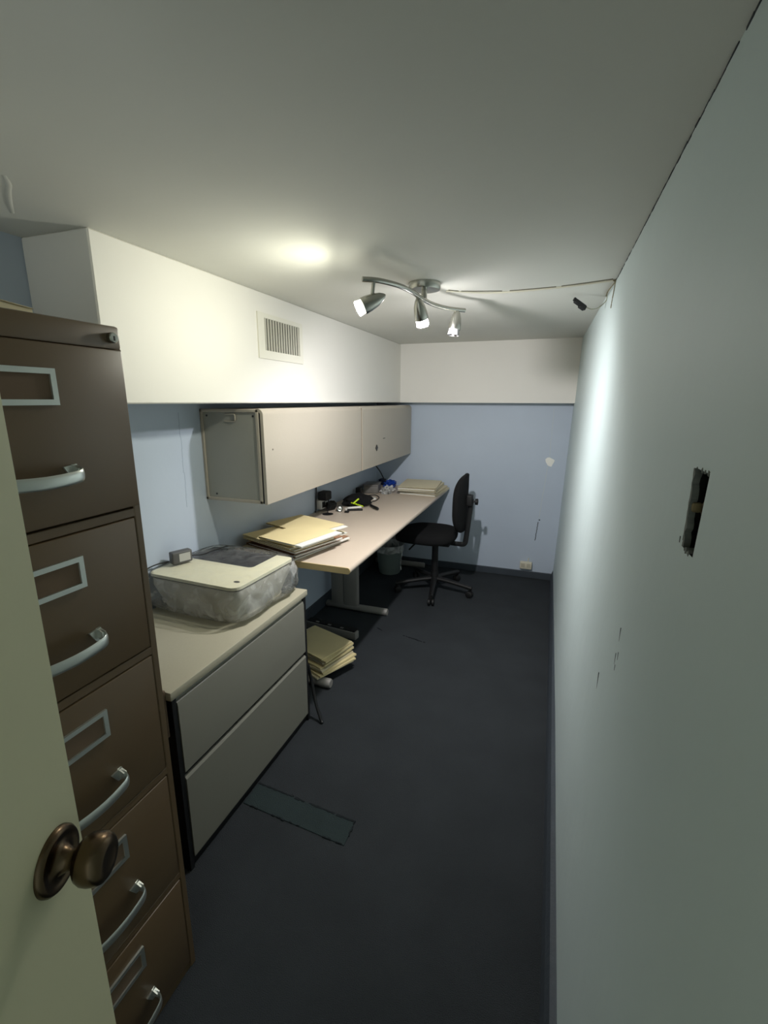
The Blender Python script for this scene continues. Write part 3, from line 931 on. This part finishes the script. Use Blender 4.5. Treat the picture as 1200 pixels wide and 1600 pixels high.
def head(top, pivot, d, lens, lit, q=.044):
    d = Vector(d).normalized(); pivot = Vector(pivot)
    bm = B(); lathe(bm, HPROF, pivot, d, 28, cap=False)
    h = obj('spot_head', bm, M['nickel'], lamp, smooth=50)
    bm = B(); tube(bm, [top, pivot - d * .01], .006, 10)
    obj('post', bm, M['nickel'], h, smooth=60)
    bm = B()
    lathe(bm, [(.010, .0195), (.018, .0215), (q, .0243), (q + .0015, .0243)], pivot, d, 28, cap=False)
    b = obj('bulb', bm, (M['collar1'] if lens is M['lens1'] else M['collar2']) if lit else M['glass'], h, smooth=60)
    bm = B()
    if lit: lathe(bm, [(q + .0015, .0240), (q + .0035, .0225), (q + .0045, .012), (q + .0047, 0)], pivot, d, 28, cap=False)
    else: lathe(bm, [(.0455, .0243), (.041, .018), (.036, .006), (.047, .0055), (.047, 0)], pivot, d, 28, cap=False)
    o = obj('lamp_lens', bm, lens, h, smooth=60)
    o['label'] = 'glowing bulb face' if lit else 'unlit clear bulb face'
M['paperglass'] = mat('frosted_bulb_collar', (.93, .93, .88), .4)
def barpt(y): return min(bar, key=lambda p: abs(p.y - y))
head(barpt(1.507), (.838, 1.503, 1.757), (-.76, -.38, -.42), M['lens1'], True, .038)
head(barpt(1.83), (.924, 1.822, 1.775), (.07, .50, -.86), M['lens2'], True, .044)
head(barpt(2.075), (1.006, 2.075, 1.768), (-.12, -.10, -1), M['glass'], False)

# ------------------------------------------------------------------ vent
vent = root('air_vent', (SX, 1.95, 1.72), 'white wall air vent grille with vertical slats in the soffit', 'vent')
bm = B()
va, vb, vc, vd = 1.765, 2.140, 1.626, 1.812
ia, ib, ic, id_ = 1.812, 2.110, 1.661, 1.793
for a, b, c, d in ((va, vb, id_, vd), (va, vb, vc, ic), (va, ia, ic, id_), (ib, vb, ic, id_)):
    box(bm, SX - .001, SX + .006, a, b, c, d)
obj('frame', bm, mat('vent_white', (.89, .88, .83), .5), vent)
bm = B(); box(bm, SX - .0005, SX + .0006, ia, ib, ic, id_)  # flat dark plate stands in for the shade inside the duct
obj('duct_shade', bm, mat('vent_shadow', (.36, .36, .33), .9), vent)
sm = None
for k in range(14):
    y = ia + (ib - ia) * (k + .5) / 14
    if sm is None:
        bm = B(); box(bm, SX + .0005, SX + .0055, y - .006, y + .006, ic, id_, 0, 1, rot_at(SX + .003, y, 1.7, 18))
        s0 = obj('slat', bm, mat('vent_slat', (.80, .79, .74), .5), vent); sm = s0; ys0 = y
    else:
        c = s0.copy(); COL.objects.link(c); c.parent = vent; c.location = (s0.location.x, s0.location.y + y - ys0, s0.location.z)

# ------------------------------------------------------------------ ceiling wiring
cw = root('ceiling_cable', (1.3, 2.1, H), 'thin pale cable run across the ceiling from the spotlight to the right wall', 'cable')
bm = B()
tube(bm, smooth_path([(.975, 2.03, H - .003), (1.12, 2.115, H - .003), (1.28, 2.128, H - .003), (1.45, 2.103, H - .003), (1.603, 2.055, H - .004)], 8), .004, 8, rw=.0035)
obj('cable', bm, mat('cream_cable', (.74, .73, .66), .6), cw, smooth=60)
bm = B()
for a, b in (((.985, 2.030), (1.02, 2.060)), ((1.03, 2.066), (1.19, 2.117)), ((1.22, 2.122), (1.40, 2.110)), ((1.42, 2.106), (1.598, 2.051))):
    tube(bm, [(a[0], a[1] - .007, H - .001), ((a[0] + b[0]) / 2, (a[1] + b[1]) / 2 - .005, H - .0012), (b[0], b[1] - .007, H - .001)], .0022, 6)
obj('loose_wire', bm, mat('dull_wire', (.36, .35, .29), .7), cw)
bm = B()
tube(bm, smooth_path([(1.600, 2.050, H - .004), (1.607, 2.06, H - .008), (1.603, 2.10, H - .012), (1.598, 2.2, H - .010), (1.601, 2.32, H - .006)], 6), .0025, 6)
tube(bm, smooth_path([(1.607, 2.045, H - .003), (1.606, 2.04, H - .03), (1.604, 2.06, H - .07), (1.602, 2.055, H - .10)], 6), .0018, 6)
obj('wire_end', bm, mat('tan_wire', (.47, .44, .33), .7), cw)
hc = root('wire_connector', (1.50, 2.26, 1.865), 'small black connector hanging from a thin wire near the ceiling corner', 'connector')
bm = B()
CMX = Matrix.Translation((1.500, 2.275, 1.853)) @ Matrix.Rotation(math.radians(35), 4, 'Z') @ Matrix.Rotation(math.radians(26), 4, 'Y')
box(bm, -.030, .026, -.009, .009, -.008, .008, .002, 1, CMX)
box(bm, .0, .030, -.010, .010, -.013, .006, .002, 1, CMX)
box(bm, -.038, -.028, -.005, .005, -.004, .010, .001, 1, CMX)
obj('plug', bm, M['blackpl'], hc)
bm = B()
tube(bm, smooth_path([(1.525, 2.292, 1.842), (1.552, 2.32, 1.838), (1.58, 2.34, 1.848), (1.604, 2.33, 1.872), (1.603, 2.31, H - .002)], 6), .002, 6)
obj('wire', bm, mat('pale_wire', (.60, .60, .52), .6), hc)

# ------------------------------------------------------------------ outlet at the end wall
ot = root('wall_outlet', (1.32, YW, .12), 'cream surface-mounted double outlet low on the end wall', 'outlet')
bm = B(); box(bm, 1.272, 1.368, YW - .032, YW, .082, .142, .004, 2)
ob2 = obj('outlet_box', bm, M['cream'], ot, smooth=40)
for x in (1.297, 1.343):
    bm = B(); box(bm, x - .015, x + .015, YW - .0345, YW - .031, .096, .130, .002, 1)
    s = obj('socket', bm, mat('socket_cream', (.74, .72, .64), .5), ob2)
bm = B(); tube(bm, [(1.335, YW - .005, .14), (1.337, YW - .004, .172)], .004, 6); obj('conduit_stub', bm, M['cream'], ot)

# ------------------------------------------------------------------ clutter along the back of the desk
def blob(bm, c, s, seed, amp=.25, fr=3, nu=20, nv=12, flat=True, mtx=None):
    c = Vector(c); vs = []
    for j in range(nv + 1):
        ph = math.pi * j / nv - math.pi / 2
        row = []
        for k in range(nu):
            th = math.tau * k / nu
            d = Vector((math.cos(ph) * math.cos(th), math.cos(ph) * math.sin(th), math.sin(ph)))
            r = 1 + amp * noise.noise(d * fr + Vector((seed, 0, 0)))
            p = Vector((d.x * s[0] * r, d.y * s[1] * r, d.z * s[2] * r))
            if mtx: p = mtx @ p
            p = c + p
            if flat: p.z = max(p.z, DT_Z + .0006)
            row.append(bm.verts.new(p))
        vs.append(row)
    for a, b in zip(vs, vs[1:]):
        for k in range(nu): bm.faces.new((a[k], a[(k + 1) % nu], b[(k + 1) % nu], b[k]))
# outlet box on the wall with a plug in it
wo = root('desk_outlet', (XL, 2.75, .80), 'grey outlet box on the left wall just above the desk, black adapter in it', 'outlet')
bm = B(); box(bm, XL, XL + .042, 2.71, 2.80, .735, .80, .004, 2)
wob = obj('outlet_box', bm, mat('outlet_grey', (.80, .80, .78), .5), wo, smooth=40)
bm = B(); box(bm, XL + .041, XL + .0425, 2.722, 2.765, .745, .785)
obj('socket', bm, M['blackpl'], wob)
bm = B(); box(bm, XL + .018, XL + .085, 2.705, 2.785, .798, .858, .010, 3)
setp(obj('black_adapter', bm, M['blackpl'], loc=(.02, 2.74, .798), smooth=40), 'black block adapter on top of the grey desk outlet box', 'adapter')
bm = B()
tube(bm, smooth_path([(-.012, 2.67, 1.004), (-.012, 2.69, .93), (-.013, 2.70, .87), (-.015, 2.695, .80), (-.014, 2.69, .74), (-.012, 2.675, .722)], 6), .0048, 8)
setp(obj('power_cable', bm, M['blackpl'], loc=(-.012, 2.67, .722), smooth=60), 'black cord dropping from the overhead cabinet beside the grey desk outlet', 'cord')
bm = B()
tube(bm, smooth_path([(.055, 2.745, .80), (.062, 2.72, .775), (.068, 2.70, .748), (.08, 2.675, .724)], 6), .0035, 8)
setp(obj('grommet_cord', bm, M['blackpl'], loc=(.08, 2.675, .724), smooth=60), 'short black cord from the adapter down to the round desk cable hole', 'cord')
bm = B(); blob(bm, (.045, 2.80, .748), (.032, .055, .034), 3, .35, 4)
setp(obj('cable_bundle', bm, M['blackpl'], loc=(.045, 2.80, .72), smooth=60), 'small bundle of black cable beside the grey desk outlet', 'cable')
# black pouch
bm = B()
blob(bm, (.155, 3.010, .751), (.098, .125, .042), 7, .35, 2.2, 32, 16)
setp(obj('black_pouch', bm, M['cloth'], loc=(.16, 2.985, .72), smooth=80), 'lumpy black cloth pouch lying at the back of the desk', 'pouch')
bm = B()
tube(bm, smooth_path([(.272, 2.965, .734), (.296, 2.943, .733), (.318, 2.922, .733), (.343, 2.898, .733), (.360, 2.878, .733)], 5), .012, 10, radii=[.009, .009, .010, .010, .010, .010, .011, .011, .012, .012, .013, .0135, .0135, .013, .013, .012, .012, .011, .011, .009, .004][:21], rw=.009)
setp(obj('flashlight', bm, M['blackpl'], loc=(.3, 2.94, .72), smooth=60), 'short thick black flashlight lying on the desk in front of the pouch', 'flashlight')
# box cutter / stapler
stp = root('stapler', (.20, 2.82, DT_Z), 'small black stapler with a white strip in front of the black pouch', 'stapler')
SM = rot_at(.205, 2.83, .73, 28)
bm = B(); box(bm, .155, .262, 2.815, 2.838, DT_Z + .0005, DT_Z + .012, .004, 2, SM); obj('stapler_base', bm, M['blackpl'], stp, smooth=40)
bm = B(); box(bm, .158, .255, 2.816, 2.836, DT_Z + .014, DT_Z + .026, .004, 2, SM @ rot_at(.158, 2.83, .735, -3, 'Y')); obj('stapler_arm', bm, M['paper'], stp, smooth=40)
bm = B(); box(bm, .156, .175, 2.817, 2.835, DT_Z + .008, DT_Z + .018, .002, 1, SM); obj('stapler_hinge', bm, M['blackpl'], stp)
mk = root('highlighter', (.19, 2.93, DT_Z), 'neon yellow highlighter pens lying across the small black stapler', 'pen')
bm = B(); lathe(bm, [(0, .004), (.002, .0055), (.075, .0055), (.08, .0045), (.098, .004), (.10, 0)], (.168, 2.885, .757), (.085, -.03, -.008), 12); mko = obj('barrel', bm, M['neon'], mk, smooth=40)
bm = B(); lathe(bm, [(.0, .0052), (.012, .0052), (.013, 0)], (.168, 2.885, .757), (-.085, .03, .008), 12); obj('pen_cap', bm, M['neon'], mk, smooth=40)
bm = B(); lathe(bm, [(0, 0), (0, .006), (.055, .006), (.058, 0)], (.178, 2.87, .757), (.02, .03, .022), 10, cap=False)
setp(obj('neon_pen', bm, M['neon'], loc=(.178, 2.87, .757), smooth=40), 'short neon yellow pen tilted up against the black pouch', 'pen')
# silver faced disc
sd = root('desk_clock', (.135, 2.745, DT_Z), 'small round silver-faced clock in a black case beside the cable hole', 'clock')
bm = B(); lathe(bm, [(-.018, 0), (-.018, .019), (.0, .021), (.004, .019)], (.128, 2.762, DT_Z + .0215), (.5, -.85, .12), 24, cap=False); sdo = obj('case', bm, M['blackpl'], sd, smooth=40)
bm = B(); lathe(bm, [(.002, .018), (.0045, .016), (.003, .012), (.006, .005), (.006, 0)], (.128, 2.762, DT_Z + .0215), (.5, -.85, .12), 24, cap=False); obj('face', bm, M['chrome'], sd, smooth=30)
bm = B(); box(bm, .168, .196, 2.745, 2.768, DT_Z + .0005, DT_Z + .012, .003, 2)
setp(obj('black_clip', bm, M['blackpl'], loc=(.18, 2.756, DT_Z), smooth=40), 'tiny black clip between the silver-faced clock and the stapler', 'clip')
bm = B(); box(bm, .150, .178, 2.80, 2.812, DT_Z + .0005, DT_Z + .020, .003, 2)
setp(obj('white_eraser', bm, M['paper'], loc=(.164, 2.806, DT_Z), smooth=40), 'tiny white eraser beside the silver-faced clock', 'eraser')
# upright adapter
ua = root('upright_adapter', (.03, 3.33, DT_Z), 'upright black adapter standing behind the black pouch by the wall', 'adapter')
bm = B(); box(bm, .008, .052, 3.31, 3.355, DT_Z + .0005, DT_Z + .062, .005, 2); uo = obj('adapter_body', bm, M['blackpl'], ua, smooth=40)
bm = B(); tube(bm, smooth_path([(.05, 3.33, .726), (.10, 3.32, .7245), (.15, 3.36, .7245), (.19, 3.33, .7245), (.225, 3.26, .7245), (.235, 3.16, .7245), (.22, 3.13, .7245)], 6), .0035, 8); obj('cord', bm, M['blackpl'], ua, smooth=60)
bm = B(); box(bm, .165, .215, 3.20, 3.245, DT_Z + .0005, DT_Z + .011, .003, 2, rot_at(.19, 3.22, .72, 20))
setp(obj('white_clip', bm, M['paper'], loc=(.19, 3.22, DT_Z), smooth=40), 'small white plastic piece on the desk beyond the black pouch', 'clip')
# smoky box, crumpled clear film, blue bag
bx = root('smoky_box', (.09, 3.50, DT_Z), 'smoky translucent grey plastic box at the back of the desk', 'box')
BM = rot_at(.09, 3.5, .75, 12)
bm = B(); box(bm, .02, .138, 3.42, 3.60, DT_Z + .0005, DT_Z + .060, .008, 3, BM); obj('box_body', bm, M['dust'], bx, smooth=40)
bm = B(); box(bm, .017, .141, 3.417, 3.603, DT_Z + .060, DT_Z + .070, .004, 2, BM); obj('box_lid', bm, M['dust'], bx, smooth=40)
bm = B(); blob(bm, (.212, 3.50, .742), (.044, .085, .034), 21, .7, 3.5, 28, 16)
setp(obj('clear_wrapper', bm, M['milky'], loc=(.195, 3.5, DT_Z)), 'crumpled milky plastic wrapper between the smoky box and the blue bag', 'wrapper')
bm = B(); blob(bm, (.150, 3.735, .750), (.050, .075, .034), 31, .55, 3, 24, 14)
setp(obj('blue_bag', bm, M['bluepl'], loc=(.15, 3.735, DT_Z)), 'crumpled bright blue plastic bag near the far desk end', 'bag')
bm = B(); blob(bm, (.050, 3.825, .750), (.036, .032, .030), 37, .45, 3, 20, 12)
setp(obj('navy_bag', bm, mat('dark_blue_plastic', (.07, .12, .26), .4), loc=(.075, 3.80, DT_Z)), 'dark blue crumpled bag tucked behind the bright blue bag', 'bag')
bm = B()
tube(bm, smooth_path([(.055, 3.52, 1.004), (.072, 3.58, .935), (.10, 3.63, .87), (.125, 3.66, .80), (.13, 3.69, .770)], 6), .005, 8)
setp(obj('hanging_cord', bm, M['blackpl'], loc=(.1, 3.6, .77), smooth=60), 'black cord hanging from the far half of the overhead cabinet to the blue bag', 'cord')
